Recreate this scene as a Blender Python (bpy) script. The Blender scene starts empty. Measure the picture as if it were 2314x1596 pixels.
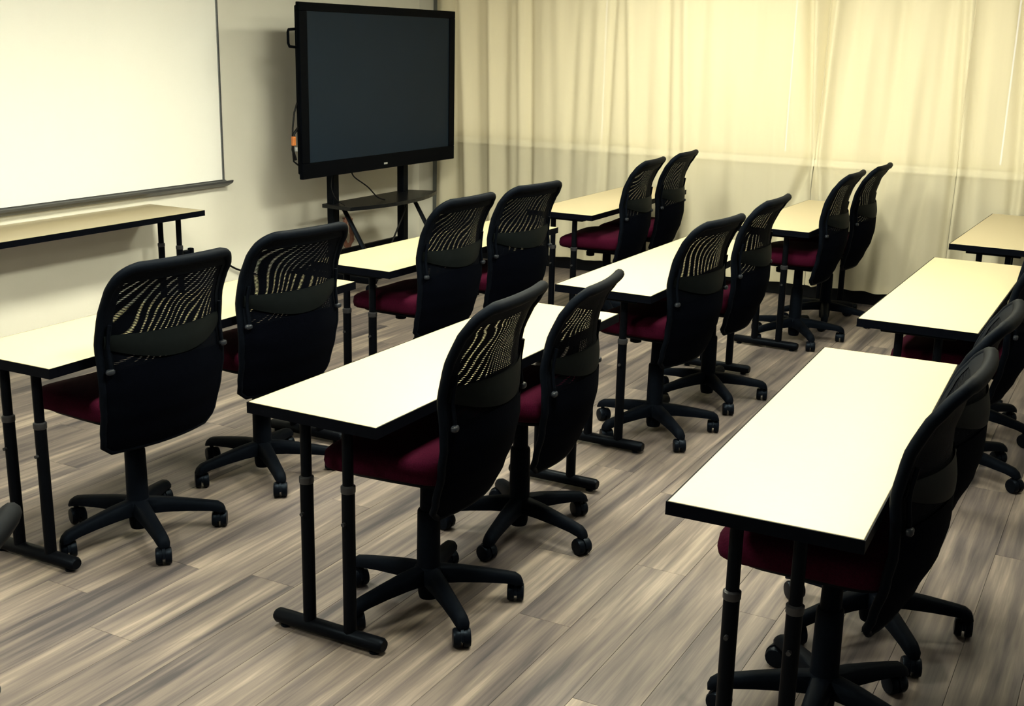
import bpy, math, random
from mathutils import Vector, Matrix

random.seed(7)
SC = bpy.context.scene
COL = SC.collection
PI = math.pi

# ------------------------------------------------------------------ camera
YAW, PITCH, ROLL, FPX = 1.07683085, -0.25995515, 0.02237121, 2638.479
CAM = Vector((-1.04826778, -0.17040738, 1.76521695))
fw = Vector((math.sin(YAW)*math.cos(PITCH), math.cos(YAW)*math.cos(PITCH), math.sin(PITCH)))
rt0 = Vector((math.cos(YAW), -math.sin(YAW), 0)); up0 = rt0.cross(fw)
rt = rt0*math.cos(ROLL) + up0*math.sin(ROLL)
up = up0*math.cos(ROLL) - rt0*math.sin(ROLL)
cd = bpy.data.cameras.new('camera'); cam = bpy.data.objects.new('camera', cd); COL.objects.link(cam)
cam.matrix_world = Matrix(((rt.x, up.x, -fw.x, CAM.x), (rt.y, up.y, -fw.y, CAM.y), (rt.z, up.z, -fw.z, CAM.z), (0, 0, 0, 1)))
cd.sensor_fit = 'HORIZONTAL'; cd.sensor_width = 36.0; cd.lens = 36.0*FPX/2314.0
cd.clip_start = 0.02; cd.clip_end = 60
SC.camera = cam

# ------------------------------------------------------------------ world, exposure, lamp strength
w = bpy.data.worlds.new('world'); SC.world = w; w.use_nodes = True
w.node_tree.nodes['Background'].inputs[0].default_value = (1.0, 0.97, 0.86, 1)
w.node_tree.nodes['Background'].inputs[1].default_value = 1.3
SC.view_settings.view_transform = 'Standard'
SC.view_settings.look = 'None'
SC.view_settings.gamma = 1.0
SC.view_settings.use_curve_mapping = False
SC.view_settings.exposure = 0.0
LAMP_COLOR = (1.0, 0.98, 0.74)
LAMP_POWER = 104.0

# room
XL, XR, YB, YF, ZC = -2.7, 7.40, -2.6, 5.32, 2.72

# ------------------------------------------------------------------ materials
def mat(name, col, rough=0.5, spec=0.5, metal=0.0, tint=None, var=0.08, scale=30.0, bump=0.0, stretch=None):
    m = bpy.data.materials.new(name); m.use_nodes = True
    nt = m.node_tree; b = nt.nodes['Principled BSDF']
    b.inputs['Roughness'].default_value = rough
    b.inputs['Specular IOR Level'].default_value = spec
    b.inputs['Metallic'].default_value = metal
    if tint:
        b.inputs['Specular Tint'].default_value = tint + (1,)
        b.inputs['IOR'].default_value = 1.22; b.inputs['Specular IOR Level'].default_value = spec*2.2
    tc = nt.nodes.new('ShaderNodeTexCoord')
    src = tc.outputs['Object']
    if stretch:
        mp = nt.nodes.new('ShaderNodeMapping'); mp.inputs['Scale'].default_value = stretch
        nt.links.new(src, mp.inputs['Vector']); src = mp.outputs['Vector']
    nz = nt.nodes.new('ShaderNodeTexNoise'); nz.inputs['Scale'].default_value = scale; nz.inputs['Detail'].default_value = 3
    nt.links.new(src, nz.inputs['Vector'])
    rp = nt.nodes.new('ShaderNodeValToRGB')
    rp.color_ramp.elements[0].color = tuple(c*(1-var) for c in col) + (1,)
    rp.color_ramp.elements[1].color = tuple(min(1, c*(1+var)) for c in col) + (1,)
    rp.color_ramp.elements[0].position = 0.3; rp.color_ramp.elements[1].position = 0.7
    nt.links.new(nz.outputs['Fac'], rp.inputs['Fac'])
    nt.links.new(rp.outputs['Color'], b.inputs['Base Color'])
    if bump:
        bp = nt.nodes.new('ShaderNodeBump'); bp.inputs['Strength'].default_value = bump; bp.inputs['Distance'].default_value = 0.002
        nt.links.new(nz.outputs['Fac'], bp.inputs['Height']); nt.links.new(bp.outputs['Normal'], b.inputs['Normal'])
    return m

def math_node(nt, op, a, b=None):
    n = nt.nodes.new('ShaderNodeMath'); n.operation = op
    for i, v in enumerate((a, b)):
        if v is None: continue
        if isinstance(v, (int, float)): n.inputs[i].default_value = v
        else: nt.links.new(v, n.inputs[i])
    return n.outputs[0]

def mesh_fabric(name, kx, ky, cover):
    """woven back fabric: fine threads with open gaps; (kx, ky) are threads per metre across and up"""
    m = bpy.data.materials.new(name); m.use_nodes = True
    nt = m.node_tree; b = nt.nodes['Principled BSDF']; out = nt.nodes['Material Output']
    b.inputs['Base Color'].default_value = (0.0012, 0.0015, 0.0030, 1); b.inputs['Roughness'].default_value = 0.7
    b.inputs['Specular IOR Level'].default_value = 0.04; b.inputs['Specular Tint'].default_value = (0.5, 0.7, 1.0, 1)
    uv = nt.nodes.new('ShaderNodeUVMap'); oi = nt.nodes.new('ShaderNodeObjectInfo')
    off = nt.nodes.new('ShaderNodeCombineXYZ')
    nt.links.new(math_node(nt, 'MULTIPLY', oi.outputs['Random'], 50.0), off.inputs[0]); nt.links.new(math_node(nt, 'MULTIPLY', oi.outputs['Random'], 23.0), off.inputs[1])
    ad = nt.nodes.new('ShaderNodeVectorMath'); ad.operation = 'ADD'
    nt.links.new(uv.outputs[0], ad.inputs[0]); nt.links.new(off.outputs[0], ad.inputs[1])
    nz = nt.nodes.new('ShaderNodeTexNoise'); nz.inputs['Scale'].default_value = 5.0; nz.inputs['Detail'].default_value = 0
    nt.links.new(ad.outputs[0], nz.inputs['Vector'])
    sx = nt.nodes.new('ShaderNodeSeparateXYZ'); nt.links.new(uv.outputs[0], sx.inputs[0])
    v = math_node(nt, 'ADD', math_node(nt, 'MULTIPLY', sx.outputs[0], kx), math_node(nt, 'MULTIPLY', sx.outputs[1], ky))
    v = math_node(nt, 'ADD', v, math_node(nt, 'MULTIPLY', nz.outputs['Fac'], 4.5))
    t = math_node(nt, 'SINE', math_node(nt, 'MULTIPLY', v, 2*PI))
    hole = math_node(nt, 'GREATER_THAN', t, math.cos(PI*(1-cover)))
    tr = nt.nodes.new('ShaderNodeBsdfTransparent')
    mx = nt.nodes.new('ShaderNodeMixShader')
    nt.links.new(hole, mx.inputs[0]); nt.links.new(b.outputs[0], mx.inputs[1]); nt.links.new(tr.outputs[0], mx.inputs[2])
    nt.links.new(mx.outputs[0], out.inputs['Surface'])
    return m

def sheer(name, col, trans=0.30, clear=0.28):
    m = bpy.data.materials.new(name); m.use_nodes = True
    nt = m.node_tree; out = nt.nodes['Material Output']; nt.nodes.remove(nt.nodes['Principled BSDF'])
    tc = nt.nodes.new('ShaderNodeTexCoord'); mp = nt.nodes.new('ShaderNodeMapping')
    mp.inputs['Scale'].default_value = (1, 14, 0.5)
    nz = nt.nodes.new('ShaderNodeTexNoise'); nz.inputs['Scale'].default_value = 2.0; nz.inputs['Detail'].default_value = 4
    nt.links.new(tc.outputs['Object'], mp.inputs[0]); nt.links.new(mp.outputs[0], nz.inputs['Vector'])
    rp = nt.nodes.new('ShaderNodeValToRGB')
    rp.color_ramp.elements[0].color = tuple(c*0.94 for c in col)+(1,); rp.color_ramp.elements[1].color = tuple(col)+(1,)
    nt.links.new(nz.outputs['Fac'], rp.inputs[0])
    df = nt.nodes.new('ShaderNodeBsdfDiffuse'); tl = nt.nodes.new('ShaderNodeBsdfTranslucent'); tr = nt.nodes.new('ShaderNodeBsdfTransparent')
    nt.links.new(rp.outputs[0], df.inputs[0]); nt.links.new(rp.outputs[0], tl.inputs[0])
    m1 = nt.nodes.new('ShaderNodeMixShader'); m1.inputs[0].default_value = trans
    nt.links.new(df.outputs[0], m1.inputs[1]); nt.links.new(tl.outputs[0], m1.inputs[2])
    m2 = nt.nodes.new('ShaderNodeMixShader'); m2.inputs[0].default_value = clear
    nt.links.new(m1.outputs[0], m2.inputs[1]); nt.links.new(tr.outputs[0], m2.inputs[2])
    nt.links.new(m2.outputs[0], out.inputs[0])
    return m

def plank_material():
    m = bpy.data.materials.new('vinyl_plank'); m.use_nodes = True
    nt = m.node_tree; b = nt.nodes['Principled BSDF']
    b.inputs['Roughness'].default_value = 0.5; b.inputs['Specular IOR Level'].default_value = 0.2
    geo = nt.nodes.new('ShaderNodeNewGeometry'); oi = nt.nodes.new('ShaderNodeObjectInfo')
    off = nt.nodes.new('ShaderNodeCombineXYZ')
    nt.links.new(math_node(nt, 'MULTIPLY', oi.outputs['Random'], 37.0), off.inputs[0])
    nt.links.new(math_node(nt, 'MULTIPLY', oi.outputs['Random'], 91.0), off.inputs[2])
    ad = nt.nodes.new('ShaderNodeVectorMath'); ad.operation = 'ADD'
    nt.links.new(geo.outputs['Position'], ad.inputs[0]); nt.links.new(off.outputs[0], ad.inputs[1])
    def noise(sc, scale, detail, rough=0.6, dist=0.0):
        mp = nt.nodes.new('ShaderNodeMapping'); mp.inputs['Scale'].default_value = sc
        nt.links.new(ad.outputs[0], mp.inputs[0])
        n = nt.nodes.new('ShaderNodeTexNoise'); n.inputs['Scale'].default_value = scale; n.inputs['Detail'].default_value = detail
        n.inputs['Roughness'].default_value = rough; n.inputs['Distortion'].default_value = dist
        nt.links.new(mp.outputs[0], n.inputs['Vector']); return n.outputs['Fac']
    big = noise((0.75, 9.5, 1), 1.0, 3, 0.6, 0.35)
    fine = noise((1.3, 34, 1), 1.0, 4, 0.65, 0.3)
    knot = noise((3.0, 9, 1), 1.0, 2, 0.5, 1.2)
    f = math_node(nt, 'ADD', math_node(nt, 'MULTIPLY', big, 0.58), math_node(nt, 'MULTIPLY', fine, 0.42))
    f = math_node(nt, 'ADD', f, math_node(nt, 'MULTIPLY', math_node(nt, 'SUBTRACT', oi.outputs['Random'], 0.5), 0.06))
    rp = nt.nodes.new('ShaderNodeValToRGB'); cr = rp.color_ramp
    cr.elements[0].position = 0.36; cr.elements[0].color = (0.044, 0.039, 0.044, 1)
    cr.elements[1].position = 0.64; cr.elements[1].color = (0.270, 0.225, 0.188, 1)
    e = cr.elements.new(0.44); e.color = (0.088, 0.074, 0.074, 1)
    e = cr.elements.new(0.54); e.color = (0.150, 0.124, 0.112, 1)
    nt.links.new(f, rp.inputs[0])
    mr = nt.nodes.new('ShaderNodeMapRange'); mr.inputs['From Min'].default_value = 0.68; mr.inputs['From Max'].default_value = 0.8
    mr.inputs['To Max'].default_value = 0.45
    nt.links.new(knot, mr.inputs['Value'])
    mx = nt.nodes.new('ShaderNodeMix'); mx.data_type = 'RGBA'
    nt.links.new(mr.outputs[0], mx.inputs[0]); nt.links.new(rp.outputs[0], mx.inputs[6]); mx.inputs[7].default_value = (0.042, 0.036, 0.038, 1)
    nt.links.new(mx.outputs[2], b.inputs['Base Color'])
    bp = nt.nodes.new('ShaderNodeBump'); bp.inputs['Strength'].default_value = 0.15; bp.inputs['Distance'].default_value = 0.001
    nt.links.new(fine, bp.inputs['Height']); nt.links.new(bp.outputs[0], b.inputs['Normal'])
    return m

def emit(name, col, power):
    m = bpy.data.materials.new(name); m.use_nodes = True
    b = m.node_tree.nodes['Principled BSDF']
    b.inputs['Base Color'].default_value = (0.9, 0.9, 0.85, 1)
    b.inputs['Emission Color'].default_value = col + (1,); b.inputs['Emission Strength'].default_value = power
    return m

M = dict(
    wall=mat('wall_paint', (0.77, 0.75, 0.68), 0.75, 0.3, scale=3, var=0.02, bump=0.05),
    wall_dim=mat('rear_wall_paint', (0.34, 0.35, 0.38), 0.8, 0.2, scale=3, var=0.03),  # unseen walls set dark to cut bounced light and deepen shadows
    ceiling=mat('ceiling_paint', (0.45, 0.46, 0.50), 0.9, 0.2, scale=60, var=0.03),  # unseen ceiling darkened too, for less bounce
    dado=mat('dado_paint', (0.33, 0.32, 0.27), 0.8, 0.2, scale=4, var=0.03),
    blind=sheer('blind_fabric', (0.90, 0.86, 0.72), 0.55, 0.0),
    sill=mat('sill_paint', (0.85, 0.83, 0.74), 0.5, 0.4, scale=8, var=0.02),
    baseboard=mat('baseboard_vinyl', (0.003, 0.0036, 0.0055), 0.5, 0.12, scale=20, var=0.2),
    subfloor=mat('subfloor', (0.06, 0.052, 0.05), 0.9, 0.1, scale=20, var=0.1),
    plank=plank_material(),
    laminate=mat('white_laminate', (0.42, 0.355, 0.228), 0.38, 0.5, scale=90, var=0.015),
    edge=mat('black_edge_band', (0.0015, 0.0018, 0.0034), 0.5, 0.08, tint=(0.5, 0.7, 1.0), scale=40, var=0.2),
    legmetal=mat('black_powder_coat', (0.0018, 0.0021, 0.0032), 0.42, 0.10, tint=(0.55, 0.72, 1.0), scale=120, var=0.2),
    collar=mat('grey_collar', (0.030, 0.031, 0.036), 0.35, 0.2, metal=0.2, scale=60, var=0.15),
    plastic=mat('black_plastic', (0.0018, 0.0025, 0.0045), 0.60, 0.07, tint=(0.5, 0.7, 1.0), scale=80, var=0.2),
    castor=mat('castor_plastic', (0.0020, 0.0027, 0.0048), 0.4, 0.16, tint=(0.5, 0.7, 1.0), scale=80, var=0.2),
    fabric=mat('black_back_fabric', (0.0010, 0.0013, 0.0028), 0.9, 0.03, tint=(0.5, 0.7, 1.0), scale=260, var=0.35, bump=0.3),
    band=mat('lumbar_band_plastic', (0.0030, 0.0038, 0.0040), 0.6, 0.12, tint=(0.6, 0.8, 1.0), scale=50, var=0.15),
    binding=mat('edge_binding_fabric', (0.0020, 0.0026, 0.0045), 0.7, 0.10, tint=(0.5, 0.7, 1.0), scale=200, var=0.3),
    seat=mat('burgundy_fabric', (0.027, 0.0018, 0.0092), 0.95, 0.04, scale=240, var=0.25, bump=0.35),
    knob=mat('grey_knob', (0.014, 0.017, 0.024), 0.4, 0.2, scale=60, var=0.1),
    board=mat('whiteboard_enamel', (0.93, 0.93, 0.90), 0.28, 0.45, scale=2, var=0.01),
    alu=mat('grey_aluminium', (0.16, 0.17, 0.18), 0.4, 0.5, metal=0.6, scale=30, var=0.08, stretch=(0.2, 4, 4)),
    tray=mat('tray_aluminium', (0.085, 0.088, 0.095), 0.45, 0.4, metal=0.4, scale=30, var=0.08, stretch=(0.2, 4, 4)),
    bezel=mat('black_bezel', (0.0012, 0.0015, 0.0026), 0.4, 0.04, tint=(0.5, 0.7, 1.0), scale=40, var=0.2),
    screen=mat('dark_screen_glass', (0.0065, 0.0125, 0.023), 0.32, 0.14, tint=(0.6, 0.8, 1.0), scale=3, var=0.06),
    shelf=mat('smoked_shelf', (0.004, 0.0045, 0.006), 0.3, 0.2, scale=30, var=0.15),
    cable=mat('black_cable', (0.003, 0.003, 0.004), 0.5, 0.15, scale=60, var=0.2),
    red_cable=mat('reddish_cable', (0.26, 0.12, 0.085), 0.6, 0.3, scale=60, var=0.15),
    orange=mat('orange_plug', (0.45, 0.14, 0.03), 0.5, 0.4, scale=60, var=0.1),
    white=mat('white_plastic', (0.72, 0.72, 0.68), 0.4, 0.4, scale=40, var=0.03),
    silver=mat('silver_mark', (0.5, 0.52, 0.55), 0.3, 0.5, metal=0.6, scale=40, var=0.05),
    post=mat('steel_post', (0.13, 0.14, 0.14), 0.45, 0.5, metal=0.3, scale=20, var=0.1),
    curtain=sheer('sheer_curtain', (0.88, 0.82, 0.64), 0.18, 0.36),
    lampframe=mat('white_lamp_frame', (0.8, 0.8, 0.78), 0.5, 0.4, scale=30, var=0.02),
    lamp=emit('lamp_diffuser', LAMP_COLOR, LAMP_POWER),
    fill_dim=emit('weak_fill_diffuser', LAMP_COLOR, LAMP_POWER*0.30),  # output turned down for the weakest added fill lamps
    fill_mid=emit('half_fill_diffuser', LAMP_COLOR, LAMP_POWER*0.52),  # about half output, for the added fill lamp by the curtain
    meshA=mesh_fabric('back_mesh_outer', 0.0, 190.0, 0.82),
    meshB=mesh_fabric('back_mesh_inner', -27.0, 214.0, 0.82),
)

# ------------------------------------------------------------------ mesh building
class MB:
    def __init__(s): s.v = []; s.f = []; s.uv = None
    def add(s, vs, fs):
        o = len(s.v); s.v += [tuple(p) for p in vs]; s.f += [tuple(i+o for i in f) for f in fs]; return s
    def box(s, x0, x1, y0, y1, z0, z1, bev=0.0):
        if bev <= 0:
            return s.add([(x0,y0,z0),(x1,y0,z0),(x1,y1,z0),(x0,y1,z0),(x0,y0,z1),(x1,y0,z1),(x1,y1,z1),(x0,y1,z1)],
                         [(0,3,2,1),(4,5,6,7),(0,1,5,4),(1,2,6,5),(2,3,7,6),(3,0,4,7)])
        b = bev
        def ring(i, z): return [(x0+i,y0+b,z),(x0+b,y0+i,z),(x1-b,y0+i,z),(x1-i,y0+b,z),(x1-i,y1-b,z),(x1-b,y1-i,z),(x0+b,y1-i,z),(x0+i,y1-b,z)]
        def ring2(z): return [(x0+b,y0+b,z)]*0 + [(x0+b,y0+b*1.3,z),(x0+b*1.3,y0+b,z),(x1-b*1.3,y0+b,z),(x1-b,y0+b*1.3,z),(x1-b,y1-b*1.3,z),(x1-b*1.3,y1-b,z),(x0+b*1.3,y1-b,z),(x0+b,y1-b*1.3,z)]
        return s.loft([ring2(z0), ring(0, z0+b), ring(0, z1-b), ring2(z1)])
    def loft(s, rings, closed=True, caps=True):
        n = len(rings[0]); vs = [p for r in rings for p in r]; fs = []
        for k in range(len(rings)-1):
            for i in range(n if closed else n-1):
                j = (i+1) % n
                fs.append((k*n+i, k*n+j, (k+1)*n+j, (k+1)*n+i))
        if caps:
            fs.append(tuple(reversed(range(n)))); fs.append(tuple((len(rings)-1)*n+i for i in range(n)))
        return s.add(vs, fs)
    def cyl(s, a, b, r0, r1=None, n=14):
        r1 = r0 if r1 is None else r1
        return s.tube([a, b], [r0, r1], n)
    def lathe(s, prof, n=20, c=(0, 0, 0)):
        return s.loft([[(c[0]+r*math.cos(2*PI*i/n), c[1]+r*math.sin(2*PI*i/n), c[2]+z) for i in range(n)] for r, z in prof])
    def tube(s, path, rad, n=10, closed=False, flat=None):
        P = [Vector(p) for p in path]; m = len(P); rings = []
        prev = None
        for k in range(m):
            if closed: t = (P[(k+1) % m]-P[k-1]).normalized()
            else: t = (P[min(k+1, m-1)]-P[max(k-1, 0)]).normalized()
            if prev is None:
                a = Vector((0, 0, 1)) if abs(t.z) < 0.9 else Vector((0, 1, 0))
                u = t.cross(a).normalized()
            else:
                u = (prev - t*prev.dot(t)).normalized()
            prev = u; vv = t.cross(u)
            r = rad[k] if isinstance(rad, (list, tuple)) else rad
            rings.append([tuple(P[k]+u*(r*math.cos(2*PI*i/n))+vv*(r*math.sin(2*PI*i/n)*(flat or 1))) for i in range(n)])
        if closed:
            o = []
            nn = n; vs = [p for r in rings for p in r]; fs = []
            for k in range(m):
                k2 = (k+1) % m
                sh = 0
                if k2 == 0:  # match the twist at the seam
                    d = [sum((Vector(rings[k][0])-Vector(rings[0][j])).length for _ in (0,)) for j in range(nn)]
                    sh = d.index(min(d))
                for i in range(nn):
                    j = (i+1) % nn
                    fs.append((k*nn+i, k*nn+j, k2*nn+(j+sh) % nn, k2*nn+(i+sh) % nn))
            return s.add(vs, fs)
        return s.loft(rings)
    def sheet(s, fn, us, vs, uvfn=None):
        nu, nv = len(us), len(vs); pts = [fn(u, v) for v in vs for u in us]; fs = []
        for k in range(nv-1):
            for i in range(nu-1):
                fs.append((k*nu+i, k*nu+i+1, (k+1)*nu+i+1, (k+1)*nu+i))
        if uvfn: s.uv = [uvfn(u, v) for v in vs for u in us]
        return s.add(pts, fs)
    def superell(s, c, rx, ry, rz, e1=0.4, e2=0.4, nu=28, nv=14, fn=None):
        def pw(x, e): return math.copysign(abs(x)**e, x)
        rings = []
        for k in range(1, nv):
            ph = -PI/2+PI*k/nv
            ring = []
            for i in range(nu):
                th = 2*PI*i/nu
                p = (c[0]+rx*pw(math.cos(ph), e1)*pw(math.cos(th), e2), c[1]+ry*pw(math.cos(ph), e1)*pw(math.sin(th), e2), c[2]+rz*pw(math.sin(ph), e1))
                ring.append(fn(p) if fn else p)
            rings.append(ring)
        return s.loft(rings)
    def build(s, name, m, parent=None, smooth=False, loc=None):
        me = bpy.data.meshes.new(name); me.from_pydata(s.v, [], s.f); me.update()
        if s.uv:
            lay = me.uv_layers.new(name='UVMap')
            for lp in me.loops: lay.data[lp.index].uv = s.uv[lp.vertex_index]
        me.materials.append(m if not isinstance(m, str) else M[m])
        if smooth:
            me.polygons.foreach_set('use_smooth', [True]*len(me.polygons))
            try: me.set_sharp_from_angle(angle=math.radians(smooth if smooth is not True else 40))
            except Exception: pass
        o = bpy.data.objects.new(name, me); COL.objects.link(o)
        if parent is not None: o.parent = parent
        if loc: o.location = loc
        return o

def tag(o, label=None, cat=None, group=None, kind=None):
    if label: o['label'] = label
    if cat: o['category'] = cat
    if group: o['group'] = group
    if kind: o['kind'] = kind
    return o
def empty(name, loc=(0, 0, 0), rz=0):
    o = bpy.data.objects.new(name, None); o.empty_display_size = 0.1
    COL.objects.link(o); o.location = loc; o.rotation_euler = (0, 0, rz); return o
def copy_tree(o, parent=None):
    c = o.copy(); COL.objects.link(c); c.parent = parent
    for ch in list(o.children): copy_tree(ch, c)
    return c
def lerp(a, b, t): return a+(b-a)*t
def interp(tab, x):
    if x <= tab[0][0]: return tab[0][1]
    for (a, ya), (b, yb) in zip(tab, tab[1:]):
        if x <= b:
            t = (x-a)/(b-a); t = t*t*(3-2*t)*0.5+t*0.5
            return ya+(yb-ya)*t
    return tab[-1][1]
def frange(a, b, n): return [a+(b-a)*i/(n-1) for i in range(n)]

# ------------------------------------------------------------------ room shell
T = 0.12
floor = tag(MB().box(XL-T, XR+T, YB-T, YF+T, -0.14, -0.006).build('floor', 'subfloor'), kind='structure')
tag(MB().box(XL-T, XR+T, YB-T, YF+T, ZC, ZC+0.12).build('ceiling', 'ceiling'), kind='structure')
tag(MB().box(XL-T, XR+T, YF, YF+T, -0.006, ZC).build('wall_front', 'wall'), kind='structure')
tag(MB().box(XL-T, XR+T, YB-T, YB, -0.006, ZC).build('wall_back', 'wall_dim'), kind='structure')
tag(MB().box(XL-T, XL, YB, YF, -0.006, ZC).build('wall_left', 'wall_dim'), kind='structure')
# curtain-side wall: lower half solid, upper half window band closed by pale blinds
WY0, WY1, WZ0, WZ1 = -2.2, 5.10, 1.0, 2.45
wr = tag(MB().box(XR, XR+T, WY1, YF, -0.006, ZC).box(XR, XR+T, YB, WY0, -0.006, ZC).box(XR, XR+T, WY0, WY1, WZ1, ZC).build('wall_right', 'wall'), kind='structure')
MB().box(XR, XR+T, WY0, WY1, -0.006, WZ0-0.045).build('lower_wall_panel', 'dado', wr)
win = tag(MB().box(XR+0.05, XR+0.11, WY0, WY0+0.05, WZ0, WZ1).box(XR+0.05, XR+0.11, WY1-0.05, WY1, WZ0, WZ1)
    .box(XR+0.05, XR+0.11, WY0+0.05, WY1-0.05, WZ1-0.05, WZ1).box(XR+0.05, XR+0.11, WY0+0.05, WY1-0.05, WZ0, WZ0+0.04).build('window_1', 'sill'), kind='structure')
MB().box(XR-0.035, XR+T, WY0, WY1, WZ0-0.045, WZ0, 0.004).build('window_sill', 'sill', win)
nb = 5
for i in range(nb):
    y0 = lerp(WY0, WY1, i/nb)+0.006; y1 = lerp(WY0, WY1, (i+1)/nb)-0.006
    MB().box(XR+0.02, XR+0.035, y0, y1, WZ0+0.012, WZ1-0.005).build('blind_panel', 'blind', win)
tag(MB().box(XR-0.022, XR, 5.105, 5.168, 0.1, ZC).build('trim_1', 'post'), kind='structure')
# baseboards
tag(MB().box(XR-0.012, XR, YB, YF-0.012, 0, 0.095, 0.003).build('baseboard_right', 'baseboard'), kind='structure')
tag(MB().box(XL, XR-0.012, YF-0.012, YF, 0, 0.095, 0.003).build('baseboard_front', 'baseboard'), kind='structure')
tag(MB().box(XL, XR-0.012, YB, YB+0.012, 0, 0.095, 0.003).build('baseboard_back', 'baseboard'), kind='structure')
tag(MB().box(XL, XL+0.012, YB+0.012, YF-0.012, 0, 0.095, 0.003).build('baseboard_left', 'baseboard'), kind='structure')

# floor planks: the ones in view are parts of the floor, the rest one joined part
PW, PL, G = 0.182, 1.22, 0.0005
pm = MB().box(G, PL-G, G, PW-G, -0.006, 0.0, 0.0006)
proto_me = None; rest = MB()
row = 0; y = YB
while y < YF-0.02:
    off = -((row*0.437) % 1.0)*PL - (0.21 if row % 3 == 1 else 0)
    x = XL+off
    while x < XR-0.01:
        x0, x1 = max(x, XL), min(x+PL, XR); y1 = min(y+PW, YF)
        inview = (x1 > 1.2 and y1 > -0.45) or (x1 > 0.2 and y1 > 0.9)
        if x1-x0 > 0.02:
            if inview:
                if proto_me is None:
                    o = pm.build('floor_plank', 'plank', floor); proto_me = o.data
                else:
                    o = bpy.data.objects.new('floor_plank', proto_me); COL.objects.link(o); o.parent = floor
                o.location = (x0, y, 0); o.scale = ((x1-x0)/PL, (y1-y)/PW, 1)
            else:
                rest.box(x0+G, x1-G, y+G, y1-G, -0.006, 0)
        x += PL
    y += PW; row += 1
tag(rest.build('floor_plank_field', 'plank', floor), kind='stuff')

# ------------------------------------------------------------------ ceiling lights
def ceiling_light(x, y, label, lm='lamp'):
    t = empty('ceiling_light', (x, y, ZC))
    f = MB()
    a, b = 0.30, 0.30
    for (x0, x1, y0, y1) in ((-a, a, -b, -b+0.03), (-a, a, b-0.03, b), (-a, -a+0.03, -b+0.03, b-0.03), (a-0.03, a, -b+0.03, b-0.03)):
        f.box(x0, x1, y0, y1, -0.05, 0.0)
    f.build('lamp_frame', 'lampframe', t)
    MB().box(-a+0.03, a-0.03, -b+0.03, b-0.03, -0.03, -0.012).build('diffuser', lm, t)
    tag(t, label, 'ceiling light', 'flat ceiling lights')
LAMPS = [(1.7, 2.75, 'front', 'far from the curtain', 'lamp'), (3.9, 2.75, 'front', 'midway along the room', 'lamp'), (6.1, 2.75, 'front', 'added as fill near the curtain', 'fill_mid'),  # curtain-side lamp is added to brighten the curtain and far table
         (-0.5, 2.75, 'front', 'beyond the row end', 'lamp'), (1.7, 1.1, 'middle', 'far from the curtain', 'lamp'), (3.9, 1.1, 'middle', 'midway along the room', 'lamp'), (6.1, 1.1, 'middle', 'added as fill near the curtain', 'fill_dim'), (3.9, -0.7, 'floor, added as fill behind the back', 'midway along the room', 'fill_dim')]  # both dim lamps are added fill: far back table, rear floor
for lx, ly, row_, col_, lm_ in LAMPS:
    ceiling_light(lx, ly, 'flat white ceiling light above the %s row of tables, %s' % (row_, col_), lm_)

# ------------------------------------------------------------------ whiteboard
WBX0, WBX1, WBZ0, WBZ1 = 2.53, 4.972, 0.822, 2.05
wb = empty('whiteboard', (0.5*(WBX0+WBX1), YF, WBZ0))
def rel(o, root): o.location = Vector(o.location)-root.location; return o
ox, oy, oz = wb.location
hw = 0.5*(WBX1-WBX0)
MB().box(-hw+0.008, hw-0.012, -0.016, -0.001, 0.01, WBZ1-WBZ0-0.01).build('writing_surface', 'board', wb)
for a in ((-hw, -hw+0.014), (hw-0.018, hw)):
    MB().box(a[0], a[1], -0.022, -0.001, 0.0, WBZ1-WBZ0, 0.002).build('side_rail', 'alu', wb)
MB().box(-hw, hw, -0.022, -0.001, WBZ1-WBZ0, WBZ1-WBZ0+0.018, 0.002).build('top_rail', 'alu', wb)
# curved marker tray with a lip
prof = [(-0.001, 0.012), (-0.024, 0.002), (-0.060, -0.002), (-0.082, 0.010), (-0.088, 0.008), (-0.084, -0.006), (-0.062, -0.020), (-0.030, -0.034), (-0.001, -0.040)]
tr_ = MB().loft([[(x, a, b) for a, b in prof] for x in (-hw, hw+0.012)])
tr_.build('marker_tray', 'tray', wb)
tag(wb, 'large white dry-erase board with grey metal frame and marker tray on the wall', 'whiteboard')

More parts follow.
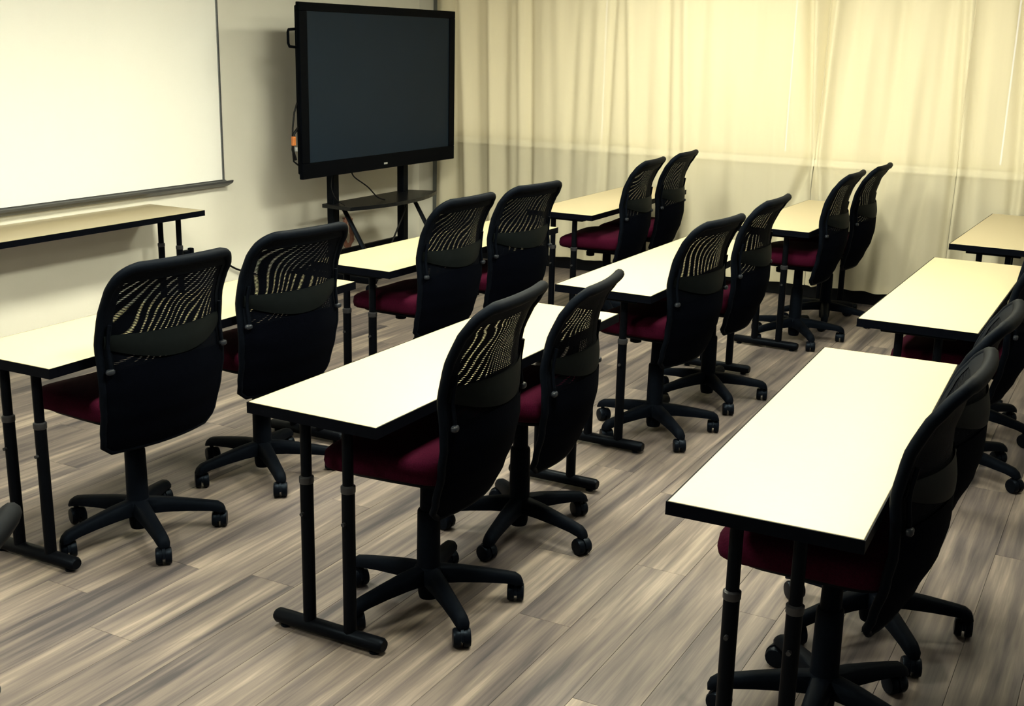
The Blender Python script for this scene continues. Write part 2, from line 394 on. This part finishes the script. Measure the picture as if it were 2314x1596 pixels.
# ------------------------------------------------------------------ tables
TW, TL, TH = 0.457, 1.675, 0.737
def make_table(TL=TL):
    t = empty('training_table')
    b = 0.004
    MB().box(b, TL-b, b, TW-b, TH-0.028, TH, 0.0012).build('tabletop', 'laminate', t)
    e = MB()
    for (x0, x1, y0, y1) in ((0, TL, 0, b), (0, TL, TW-b, TW), (0, b, b, TW-b), (TL-b, TL, b, TW-b)):
        e.box(x0, x1, y0, y1, TH-0.034, TH-0.0008)
    e.box(b, TL-b, b, TW-b, TH-0.033, TH-0.0285)
    e.build('edge_band', 'edge', t)
    for xs in (0.074, TL-0.074):
        # foot: flattened round bar with end caps
        n = 12; rings = []
        for yy, k in ((0.030, 0.75), (0.040, 1.0), (0.422, 1.0), (0.432, 0.75)):
            rings.append([(xs+0.026*k*math.cos(2*PI*i/n+PI/n), yy, 0.031+0.023*k*math.sin(2*PI*i/n+PI/n)) for i in range(n)])
        ft = MB().loft(rings).build('foot_bar', 'legmetal', t, smooth=50)
        for yy in (0.065, 0.397):
            MB().lathe([(0.013, 0.0), (0.016, 0.002), (0.016, 0.008), (0.008, 0.012)], 12, (xs, yy, 0)).build('glide', 'castor', ft)
        for yy in (0.152, 0.303):
            lg = MB().cyl((xs, yy, 0.035), (xs, yy, 0.50), 0.0200, n=16).build('leg', 'legmetal', t, smooth=True)
            MB().lathe([(0.0205, 0.492), (0.0222, 0.495), (0.0222, 0.512), (0.017, 0.516)], 16, (xs, yy, 0)).build('collar', 'collar', lg, smooth=True)
            MB().cyl((xs, yy, 0.50), (xs, yy, TH-0.036), 0.0165, n=16).build('inner_leg', 'legmetal', lg, smooth=True)
            sx = 1 if xs < 1 else -1
            MB().cyl((xs-0.018*sx, yy, 0.40), (xs-0.030*sx, yy, 0.40), 0.006, n=8).build('lock_screw', 'collar', lg)
        MB().box(xs-0.03, xs+0.03, 0.085, 0.372, TH-0.052, TH-0.034, 0.003).build('leg_bracket', 'legmetal', t)
    MB().box(0.11, TL-0.11, 0.205, 0.250, TH-0.062, TH-0.034, 0.003).build('support_rail', 'legmetal', t)
    return t
proto_table = make_table()
proto_short = make_table(1.50)
short_used = False
TABLES = [
    # key, x, y, rot, label
    ('A1', 1.3748, 2.7918, 0.0183, 'white-topped training table in front row, end far from the curtain'),
    ('A2', 3.3159, 2.8271, -0.0189, 'white-topped training table at the centre of the front row'),
    ('A3', 5.5364, 2.8325, 0.0028, 'white-topped training table in front row, at the curtain end near the display'),
    ('B1', 1.4472, 1.5903, 0.0041, 'white-topped training table in middle row, end far from the curtain'),
    ('B2', 3.5012, 1.6159, -0.0060, 'white-topped training table at the centre of the middle row'),
    ('B3', 5.6911, 1.5198, -0.0345, 'white-topped training table in middle row, at the curtain end'),
    ('C1', 1.3871, 0.2594, 0.0310, 'white-topped training table in back row, end far from the curtain'),
    ('C2', 3.5800, 0.3141, -0.0098, 'white-topped training table at the centre of the back row'),
    ('C3', 5.7638, 0.3015, -0.0294, 'white-topped training table in back row, at the curtain end'),
]
for i, (k, x, y, r, lab) in enumerate(TABLES):
    if k in ('B3', 'C3'):
        t = copy_tree(proto_short) if short_used else proto_short; short_used = True
    else:
        t = proto_table if i == 0 else copy_tree(proto_table)
    t.location = (x, y, 0); t.rotation_euler = (0, 0, r)
    tag(t, lab, 'table', 'training tables in rows')
t = copy_tree(proto_table); t.location = (4.300-TL, 4.858, 0); t.rotation_euler = (0, 0, 0)
tag(t, 'narrow training table standing against the wall under the whiteboard', 'table', 'training tables in rows')

# ------------------------------------------------------------------ office chair
BZ0, BZ1 = 0.405, 1.050
PROF = [(0.39, -0.165), (0.47, -0.205), (0.56, -0.242), (0.64, -0.258), (0.72, -0.258), (0.80, -0.246), (0.88, -0.246), (0.96, -0.266), (1.01, -0.287), (1.06, -0.312)]
HWID = [(0.39, 0.232), (0.50, 0.246), (0.65, 0.258), (0.80, 0.258), (0.95, 0.247), (1.06, 0.240)]
WRAP = [(0.39, 0.045), (0.60, 0.075), (0.75, 0.078), (0.90, 0.055), (1.06, 0.024)]
def half_width(z):
    h = interp(HWID, z); r = 0.065
    if z > BZ1-r: d = z-(BZ1-r); h = h-r+math.sqrt(max(0, r*r-d*d))
    r2 = 0.03
    if z < BZ0+r2: d = BZ0+r2-z; h = h-r2+math.sqrt(max(0, r2*r2-d*d))
    return h
def back_pt(u, z, off=0.0):
    full = interp(HWID, z); x = u*half_width(z)
    return (x, interp(PROF, z)+interp(WRAP, z)*(x/full)**2+off, z)

def make_chair():
    c = empty('office_chair')
    # ---- star base
    sb = MB().lathe([(0.012, 0.028), (0.030, 0.030), (0.034, 0.045), (0.036, 0.08), (0.050, 0.088), (0.052, 0.118), (0.043, 0.138), (0.040, 0.142)], 18).build('star_base', 'plastic', c, smooth=40)
    for k in range(5):
        a = 2*PI*k/5; ca, sa = math.cos(a), math.sin(a)
        rings = []
        for r, hw_, zt, zb in ((0.036, 0.029, 0.142, 0.088), (0.10, 0.027, 0.136, 0.088), (0.18, 0.024, 0.123, 0.083), (0.25, 0.0225, 0.110, 0.076), (0.282, 0.0215, 0.103, 0.069), (0.300, 0.019, 0.090, 0.064), (0.307, 0.014, 0.074, 0.063)):
            sec = [(-hw_, zb), (-hw_*1.05, lerp(zb, zt, 0.5)), (-hw_*0.8, zt-0.005), (-hw_*0.4, zt), (hw_*0.4, zt), (hw_*0.8, zt-0.005), (hw_*1.05, lerp(zb, zt, 0.5)), (hw_, zb)]
            rings.append([(r*ca-s*sa, r*sa+s*ca, z) for s, z in sec])
        MB().loft(rings).build('base_leg', 'plastic', sb, smooth=45)
        # twin-wheel castor with hood
        m = MB(); cx, cy = 0.283*ca, 0.283*sa
        ta = a+0.9+1.7*k  # each castor has swivelled its own way
        ct, st = math.cos(ta), math.sin(ta)
        wx, wy = cx+0.012*ct, cy+0.012*st
        for sgn in (-1, 1):
            rings = []
            for q, r in ((0.004, 0.022), (0.005, 0.0300), (0.020, 0.0310), (0.0265, 0.027), (0.028, 0.015)):
                d = sgn*q
                rings.append([(wx-st*d+ct*r*math.cos(2*PI*i/16), wy+ct*d+st*r*math.cos(2*PI*i/16), 0.031+r*math.sin(2*PI*i/16)) for i in range(16)])
            m.loft(rings)
        rings = []
        for d in (-0.0045, 0.0045):
            pts = []
            for i in range(9):
                ph = PI*i/8
                pts.append((wx-st*d+ct*0.0335*math.cos(ph), wy+ct*d+st*0.0335*math.cos(ph), 0.0315+0.0335*math.sin(ph)))
            rings.append(pts)
        m.loft(rings)
        m.cyl((cx, cy, 0.04), (cx, cy, 0.072), 0.009, n=10)
        m.build('castor', 'castor', sb, smooth=40)
    # ---- column
    gc = MB().lathe([(0.040, 0.135), (0.0385, 0.14), (0.0365, 0.325), (0.034, 0.332), (0.0305, 0.334), (0.0305, 0.335)], 20).build('gas_column', 'plastic', c, smooth=40)
    MB().cyl((0, 0, 0.33), (0, 0, 0.462), 0.0285, 0.0265, n=18).build('piston_cover', 'plastic', gc, smooth=40)
    # ---- mechanism
    me_ = MB().box(-0.075, 0.075, -0.10, 0.115, 0.452, 0.492, 0.008).build('tilt_mechanism', 'plastic', c)
    MB().tube([(0.07, 0.02, 0.466), (0.16, 0.03, 0.462), (0.245, 0.04, 0.455)], [0.006, 0.006, 0.009], 8).build('height_lever', 'plastic', me_, smooth=True)
    MB().lathe([(0.018, 0.418), (0.027, 0.421), (0.028, 0.446), (0.016, 0.452)], 14, (0, 0.115, 0)).cyl((0, 0.115, 0.445), (0, 0.10, 0.475), 0.011).build('tension_knob', 'plastic', me_, smooth=40)
    # ---- seat
    def seat_shape(p):
        x, y, z = p
        t = max(0, (y-0.08)/0.20); z -= 0.022*t*t               # waterfall front
        z += 0.012*(abs(x)/0.25)**2 if z > 0.53 else 0           # slightly dished
        z += 0.010*max(0, (-y-0.05)/0.18) if z > 0.53 else 0
        return (x, y, z)
    MB().superell((0, 0.035, 0.540), 0.252, 0.242, 0.050, 0.62, 0.42, 36, 14, seat_shape).build('seat', 'seat', c, smooth=80)
    MB().superell((0, 0.030, 0.500), 0.215, 0.205, 0.018, 0.5, 0.4, 28, 8).build('seat_pan', 'plastic', c, smooth=60)
    # ---- back bracket
    MB().tube([(0, -0.07, 0.468), (0, -0.13, 0.462), (0, -0.180, 0.475), (0, -0.205, 0.52), (0, -0.222, 0.58), (0, -0.232, 0.64)], [0.022, 0.022, 0.020, 0.018, 0.016, 0.014], 10).build('back_bracket', 'plastic', c, smooth=50)
    # ---- backrest: rim frame with the fabric parts on it
    rim = []; rad = []
    zs = frange(BZ0, BZ1, 26)
    zs = [z for z in zs if z < BZ1-0.075]+[BZ1-0.065+0.065*math.sin(PI/2*i/9) for i in range(0, 9)]
    for z in zs: rim.append(back_pt(-1, z)); rad.append(lerp(0.011, 0.0165, (z-BZ0)/(BZ1-BZ0)))
    for u in frange(-1, 1, 13): rim.append(back_pt(u, BZ1)); rad.append(0.0185)
    for z in reversed(zs): rim.append(back_pt(1, z)); rad.append(lerp(0.011, 0.0165, (z-BZ0)/(BZ1-BZ0)))
    for u in frange(1, -1, 11)[1:-1]: rim.append(back_pt(u, BZ0)); rad.append(0.010)
    # drop duplicate points
    P2, R2 = [], []
    for p, r in zip(rim, rad):
        if not P2 or (Vector(p)-Vector(P2[-1])).length > 0.004: P2.append(p); R2.append(r)
    br = MB().tube(P2, R2, 10, closed=True).build('backrest', 'plastic', c, smooth=60)
    us = frange(-1, 1, 21); zz = frange(0.66, BZ1-0.002, 26)
    for off, mm in ((-0.003, 'meshA'), (0.013, 'meshB')):
        MB().sheet(lambda u, z: back_pt(u*0.985, z, off), us, zz, lambda u, z: (u*half_width(z), z)).build('back_mesh', mm, br, smooth=80)
    # solid fabric binding around the mesh
    bn = MB()
    for off in (-0.0055, 0.0155):
        bn.sheet(lambda u, z: back_pt(u*0.985, z, off), us, frange(BZ1-0.050, BZ1-0.002, 5))
        for sg in (-1, 1):
            bn.sheet(lambda u, z: back_pt(sg*u, z, off), frange(0.87, 0.985, 4), frange(0.66, BZ1-0.050, 18))
    bn.build('edge_binding', 'binding', br, smooth=80)
    zl = frange(BZ0+0.002, 0.735, 14)
    pnl = MB()
    def panel_pt(u, z):
        # upper edge of the solid lower panel dips slightly at the sides
        return back_pt(u*0.985, lerp(BZ0+0.002, 0.725-0.030*u*u, (z-BZ0)/(0.735-BZ0)), -0.009)
    pnl.sheet(panel_pt, us, zl)
    pnl.sheet(lambda u, z: tuple(Vector(panel_pt(u, z))+Vector((0, 0.02, 0))), list(reversed(us)), zl)
    pnl.build('back_panel', 'fabric', br, smooth=80)
    # lumbar band: crescent across the back
    def band_pt(u, t):
        top = 0.818+0.006*u*u; bot = 0.728+0.056*u*u
        z = lerp(bot, top, t)
        bulge = 0.006*math.sin(PI*t)
        return back_pt(u, z, -0.011-bulge)
    ub = frange(-0.97, 0.97, 19); tb = frange(0, 1, 7)
    bd = MB().sheet(band_pt, ub, tb).sheet(lambda u, t: tuple(Vector(band_pt(u, t))+Vector((0, 0.008, 0))), list(reversed(ub)), tb)
    bd.build('lumbar_band', 'band', br, smooth=80)
    for sgn in (-1, 1):
        ra = [tuple(Vector(back_pt(sgn*0.93, z, -0.016))) for z in frange(0.70, 0.86, 7)]
        MB().tube(ra, 0.0065, 8).build('side_rail', 'plastic', br, smooth=60)
        p = Vector(back_pt(sgn*0.95, 0.705, -0.022))
        MB().superell(tuple(p), 0.016, 0.010, 0.010, 0.7, 0.7, 12, 8).build('adjuster_knob', 'knob', br, smooth=60)
    return c

proto_chair = make_chair()
D = math.radians
CHAIRS = [
    # key, hub x, hub y, yaw deg, base phase deg, back dz, label
    ('A1a', 1.790, 2.885, -4, 26, 0, 'mesh-back chair with burgundy seat, first in front row, at the end farthest from curtain'),
    ('A1b', 2.515, 2.920, -6, 18, 0, 'mesh-back chair with burgundy seat, second in front row from the end without curtain'),
    ('A2a', 3.692, 2.905, -2, 0, 0, 'mesh-back chair with burgundy seat, third in front row, at middle table'),
    ('A2b', 4.370, 2.885, -7, 12, 0, 'mesh-back chair with burgundy seat, fourth in front row, at middle table toward curtain'),
    ('A3a', 5.895, 2.880, 4, 0, 0.01, 'mesh-back chair with burgundy seat, fifth in front row, second from the curtain'),
    ('A3b', 6.500, 2.880, 3, 5, 0.015, 'mesh-back chair with burgundy seat, last in front row, nearest the curtain'),
    ('B1a', 1.865, 1.685, 5, 17, 0, 'mesh-back chair with burgundy seat, first in middle row, at the end farthest from curtain'),
    ('B1b', 2.535, 1.715, 7, 43, -0.075, 'mesh-back chair with burgundy seat and lowered back, second in middle row'),
    ('B2a', 3.895, 1.725, -6, 10, -0.02, 'mesh-back chair with burgundy seat, third in middle row, at centre table'),
    ('B2b', 4.560, 1.695, 0, 5, 0, 'mesh-back chair with burgundy seat, fourth in middle row, at centre table toward curtain'),
    ('B3a', 6.060, 1.655, 0, 0, 0, 'mesh-back chair with burgundy seat, fifth in middle row, second from the curtain'),
    ('B3b', 6.660, 1.615, 0, 50, 0, 'mesh-back chair with burgundy seat, last in middle row, nearest the curtain'),
    ('C1a', 1.850, 0.412, 0, 38, -0.015, 'mesh-back chair with burgundy seat, first in back row, at the end farthest from curtain'),
    ('C1b', 2.450, 0.410, 0, 0, 0, 'mesh-back chair with burgundy seat, second in back row, at the end table'),
    ('C2a', 4.070, 0.415, 0, 33, -0.02, 'mesh-back chair with burgundy seat, third in back row, at centre table'),
    ('C2b', 4.720, 0.440, 0, 34, 0, 'mesh-back chair with burgundy seat, fourth in back row, at centre table toward curtain'),
    ('B0', -0.250, 1.458, 29, 20, 0.0, 'black mesh-back chair standing apart beyond the end of the middle row'),
]
for i, (k, x, y, a, ph, dz, lab) in enumerate(CHAIRS):
    c = proto_chair if i == 0 else copy_tree(proto_chair)
    c.location = (x, y, 0); c.rotation_euler = (0, 0, D(a))
    for ch in c.children:
        n = ch.name.split('.')[0]
        if n == 'star_base': ch.rotation_euler = (0, 0, D(ph-a))
        if n == 'backrest': ch.location = (0, 0, dz)
    tag(c, lab, 'chair', 'mesh-back office chairs')

# ------------------------------------------------------------------ display on its stand
TVX0, TVX1, TVZ0, TVZ1, TVY = 5.155, 7.085, 0.850, 1.990, 4.78
tv = empty('interactive_display', (0.5*(TVX0+TVX1), TVY, TVZ0))
hw = 0.5*(TVX1-TVX0); hh = TVZ1-TVZ0
MB().box(-hw+0.02, hw-0.02, 0.022, 0.060, 0.03, hh-0.02, 0.006).box(-hw*0.6, hw*0.6, 0.058, 0.075, 0.2, hh-0.25, 0.004).build('rear_housing', 'bezel', tv)
sx0, sx1, sz0, sz1 = -hw+0.082, hw-0.082, 0.105, hh-0.055
for nm, bxx in (('bezel_top', (-hw, hw, sz1, hh)), ('bezel_bottom', (-hw, hw, 0, sz0)), ('bezel_side', (-hw, sx0, sz0, sz1)), ('bezel_side', (sx1, hw, sz0, sz1))):
    MB().box(bxx[0], bxx[1], 0.0, 0.030, bxx[2], bxx[3], 0.003).build(nm, 'bezel', tv)
MB().box(sx0, sx1, 0.006, 0.022, sz0, sz1).build('screen', 'screen', tv)
MB().box(-0.022, 0.022, -0.0015, 0.001, 0.030, 0.043, 0.0006).build('logo_plate', 'silver', tv)
MB().tube([(-hw+0.02, 0.045, hh-0.17), (-hw-0.055, 0.045, hh-0.175), (-hw-0.062, 0.045, hh-0.19), (-hw-0.062, 0.045, hh-0.26), (-hw-0.050, 0.045, hh-0.28), (-hw+0.02, 0.045, hh-0.285)], 0.009, 8).build('side_handle', 'bezel', tv, smooth=60)
# leads hanging at the edge
MB().tube([(-hw+0.02, 0.05, 0.50), (-hw-0.012, 0.05, 0.44), (-hw-0.030, 0.052, 0.34), (-hw-0.040, 0.05, 0.22), (-hw-0.030, 0.05, 0.12), (-hw+0.02, 0.05, 0.09)], 0.006, 8).build('side_lead', 'cable', tv, smooth=60)
MB().tube([(-hw+0.02, 0.045, 0.34), (-hw-0.03, 0.045, 0.30), (-hw-0.045, 0.045, 0.20), (-hw-0.015, 0.045, 0.13)], 0.009, 8).build('side_lead', 'cable', tv, smooth=60)
MB().box(-hw-0.052, -hw-0.024, 0.030, 0.052, 0.225, 0.285, 0.004).build('orange_plug', 'orange', tv)
MB().box(-hw-0.035, -hw-0.012, 0.026, 0.044, 0.185, 0.215, 0.004).build('white_plug', 'silver', tv)
tag(tv, 'large switched-off black flat display mounted on a rolling stand', 'display')

st = empty('display_stand', (6.12, 4.93, 0))
for px in (-0.445, 0.445):
    ps = MB().box(px-0.034, px+0.034, -0.030, 0.030, 0.12, 1.72, 0.004).build('post', 'legmetal', st)
    MB().tube([(px+0.035, -0.06, 0.60), (px+0.045, -0.24, 0.30), (px+0.055, -0.34, 0.10)], [0.020, 0.022, 0.022], 8, flat=0.7).build('front_brace', 'legmetal', st, smooth=50)
    MB().box(px-0.03, px+0.03, -0.36, 0.30, 0.075, 0.12, 0.006).build('base_foot', 'legmetal', st)
    for fy in (-0.33, 0.27):
        m = MB()
        for d in (-0.014, 0.014):
            m.cyl((px+d-0.009, fy, 0.0375), (px+d+0.009, fy, 0.0375), 0.0375, n=16)
        m.cyl((px, fy, 0.035), (px, fy, 0.078), 0.011, n=8)
        m.build('castor', 'castor', st, smooth=40)
MB().box(-0.48, 0.48, 0.02, 0.05, 0.20, 0.27, 0.004).build('cross_beam', 'legmetal', st)
for zz_ in (1.12, 1.62):
    MB().box(-0.55, 0.55, -0.058, -0.031, zz_-0.035, zz_+0.035, 0.003).build('mount_rail', 'legmetal', st)
# shelf: bowed front edge
outline = [(-0.52, 0.04)]+[(x, -0.20-0.13*(1-(x/0.62)**2)) for x in frange(-0.55, 0.64, 15)]+[(0.54, 0.04)]
MB().loft([[(x, y, z) for x, y in outline] for z in (0.600, 0.604, 0.622, 0.626)]).build('shelf', 'shelf', st)
tag(st, 'black rolling display stand with two posts and a bowed shelf', 'stand')

def cable(path, r, label, m='cable', name='cable'):
    # smooth the path with Catmull-Rom
    P = [Vector(p) for p in path]; out = []
    for i in range(len(P)-1):
        a, b, c_, d = P[max(i-1, 0)], P[i], P[i+1], P[min(i+2, len(P)-1)]
        for k in range(6):
            t = k/6
            out.append(0.5*((2*b)+(c_-a)*t+(2*a-5*b+4*c_-d)*t*t+(3*b-a-3*c_+d)*t**3))
    out.append(P[-1])
    return tag(MB().tube(out, r, 7).build(name, m, smooth=80), label, 'cable')
cable([(5.74, 4.81, 0.846), (5.765, 4.80, 0.81), (5.86, 4.76, 0.74), (5.95, 4.74, 0.66), (6.02, 4.72, 0.632)], 0.005, 'thin black cable running from the display down to the stand shelf')
cable([(5.535, 4.825, 0.853), (5.520, 4.825, 0.76), (5.540, 4.80, 0.68), (5.61, 4.78, 0.630)], 0.003, 'thin black lead hanging beside the stand post near the whiteboard')
cable([(6.28, 4.70, 0.596), (6.26, 4.72, 0.50), (6.20, 4.74, 0.38), (6.14, 4.76, 0.26), (6.06, 4.78, 0.10), (6.02, 4.80, 0.012)], 0.007, 'black power cable dropping from under the stand shelf to the floor')
loops = []
for i in range(34):
    a = 2*PI*i/11
    loops.append((6.31+0.05*math.cos(a)+0.012*math.sin(i*1.9), 5.272+0.010*math.sin(i*2.3), 0.30+0.12*math.sin(a)+0.008*math.sin(i)))
tag(MB().tube(loops, 0.013, 7).cyl((6.31, 5.268, 0.405), (6.31, 5.3195, 0.410), 0.006).build('cable_coil', 'red_cable', smooth=80), 'reddish-brown coil of cable hung on the wall behind the display stand', 'cable')

# wall outlet with plug and lead
wo = empty('wall_outlet', (4.60, YF, 0.365))
MB().box(-0.036, 0.036, -0.008, 0, -0.058, 0.058, 0.002).build('cover_plate', 'white', wo)
MB().box(-0.052, -0.012, -0.050, -0.008, -0.045, 0.040, 0.004).build('power_adapter', 'plastic', wo)
MB().box(0.004, 0.032, -0.042, -0.008, -0.02, 0.050, 0.004).build('plug', 'plastic', wo)
tag(wo, 'wall outlet with two black plugs low on the wall under whiteboard', 'outlet')
cable([(4.62, 5.275, 0.36), (4.70, 5.27, 0.31), (4.83, 5.28, 0.285), (4.95, 5.29, 0.255), (5.05, 5.29, 0.205), (5.16, 5.28, 0.165), (5.32, 5.25, 0.10), (5.46, 5.20, 0.012)], 0.007, 'black lead sagging from the wall outlet toward the display stand')

# ------------------------------------------------------------------ sheer curtains
HEM, TOP = 0.105, 2.60
CX = XR-0.085
# fold lines: y at z=2.09, y at z=1.0, y at z=0.3, amplitude, width
FOLDS = [
    (5.00, 5.00, 5.00, 0.035, 0.045), (4.90, 4.885, 4.88, -0.030, 0.040), (4.816, 4.765, 4.735, 0.045, 0.040), (4.70, 4.66, 4.64, -0.030, 0.045),
    (4.553, 4.53, 4.518, 0.042, 0.035), (4.43, 4.42, 4.41, -0.028, 0.05), (4.30, 4.27, 4.26, 0.022, 0.03), (4.225, 4.19, 4.175, -0.040, 0.028),
    (3.98, 3.95, 3.93, 0.015, 0.05), (3.80, 3.84, 3.84, -0.018, 0.04), (3.62, 3.66, 3.66, 0.016, 0.04), (3.50, 3.53, 3.54, -0.028, 0.03),
    (3.39, 3.32, 3.30, 0.026, 0.03), (3.20, 3.22, 3.23, -0.016, 0.05), (3.077, 3.03, 3.02, -0.026, 0.030), (2.941, 2.88, 2.87, 0.034, 0.035),
    (2.82, 2.80, 2.80, -0.015, 0.05), (2.45, 2.48, 2.50, 0.012, 0.09), (2.18, 2.06, 2.16, 0.012, 0.06),
    (2.045, 1.945, 2.20, -0.046, 0.030), (1.985, 1.925, 1.86, 0.058, 0.026), (1.915, 1.905, 1.84, -0.052, 0.026), (1.840, 1.885, 1.80, 0.050, 0.028),
    (1.72, 1.80, 1.70, -0.016, 0.05), (1.58, 1.66, 1.58, 0.014, 0.05), (1.42, 1.46, 1.50, -0.024, 0.045), (1.25, 1.30, 1.38, 0.020, 0.05), (1.12, 1.14, 1.22, -0.018, 0.04),
    (1.04, 0.985, 0.99, -0.034, 0.026), (0.985, 0.945, 0.96, 0.042, 0.024), (0.90, 0.88, 0.88, -0.016, 0.04), (0.68, 0.60, 0.60, -0.026, 0.03), (0.62, 0.56, 0.55, 0.028, 0.03),
    (0.40, 0.40, 0.40, -0.020, 0.05), (0.20, 0.18, 0.18, 0.024, 0.05), (0.0, 0.0, 0.0, -0.026, 0.05), (-0.25, -0.25, -0.25, 0.03, 0.06), (-0.5, -0.5, -0.5, -0.03, 0.06), (-0.8, -0.8, -0.8, 0.03, 0.07), (-1.1, -1.1, -1.1, -0.03, 0.06), (-1.4, -1.4, -1.4, 0.03, 0.06),
]
def curtain_x(y, z):
    d = 0.0
    y = (y+0.17)*0.9935-0.17
    for a, b, c_, amp, wd in FOLDS:
        yc = lerp(b, a, (z-1.0)/1.09) if z > 1.0 else lerp(c_, b, (z-0.3)/0.7)
        q = (y-yc)/wd
        if abs(q) < 3.5: d += amp*math.exp(-q*q)
    d += 0.005*math.sin(y*23+z*1.3)+0.004*math.sin(y*41-z*2.1+1.0)
    d *= 1.15+0.35*min(1, max(0, (1.3-z)/1.2))*0.6
    return min(XR-0.030, CX-d)
PANELS = [(5.085, 1.93, 'pale sheer curtain panel hanging nearest the display, gathered at its far edge'),
          (1.925, 0.975, 'pale sheer curtain panel between the gathered fold and the next seam'),
          (0.970, -1.6, 'pale sheer curtain panel hanging beside the back row of tables')]
for (ya, yb, lab) in PANELS:
    n = int((ya-yb)/0.011)+2
    cu = MB().sheet(lambda y, z: (curtain_x(y, z), y, z), frange(ya, yb, n), frange(HEM, TOP, 44)).build('sheer_curtain', 'curtain', smooth=180)
    MB().sheet(lambda y, z: (curtain_x(y, z)-0.0025, y, z), frange(ya, yb, n), frange(HEM, HEM+0.05, 3)).build('hem', 'curtain', cu, smooth=180)
    tag(cu, lab, 'curtain', 'sheer curtains along the window wall')
tr = empty('curtain_track', (CX, 1.7, TOP))
MB().box(-0.02, 0.02, -3.35, 3.35, 0.004, 0.035, 0.003).build('track_rail', 'white', tr)
for yy in (-3.2, -1.1, 1.1, 3.2):
    MB().box(-0.015, 0.10, yy-0.015, yy+0.015, 0.036, 0.06).build('track_bracket', 'white', tr)
tag(tr, 'white curtain track above the sheer curtains', 'curtain track')
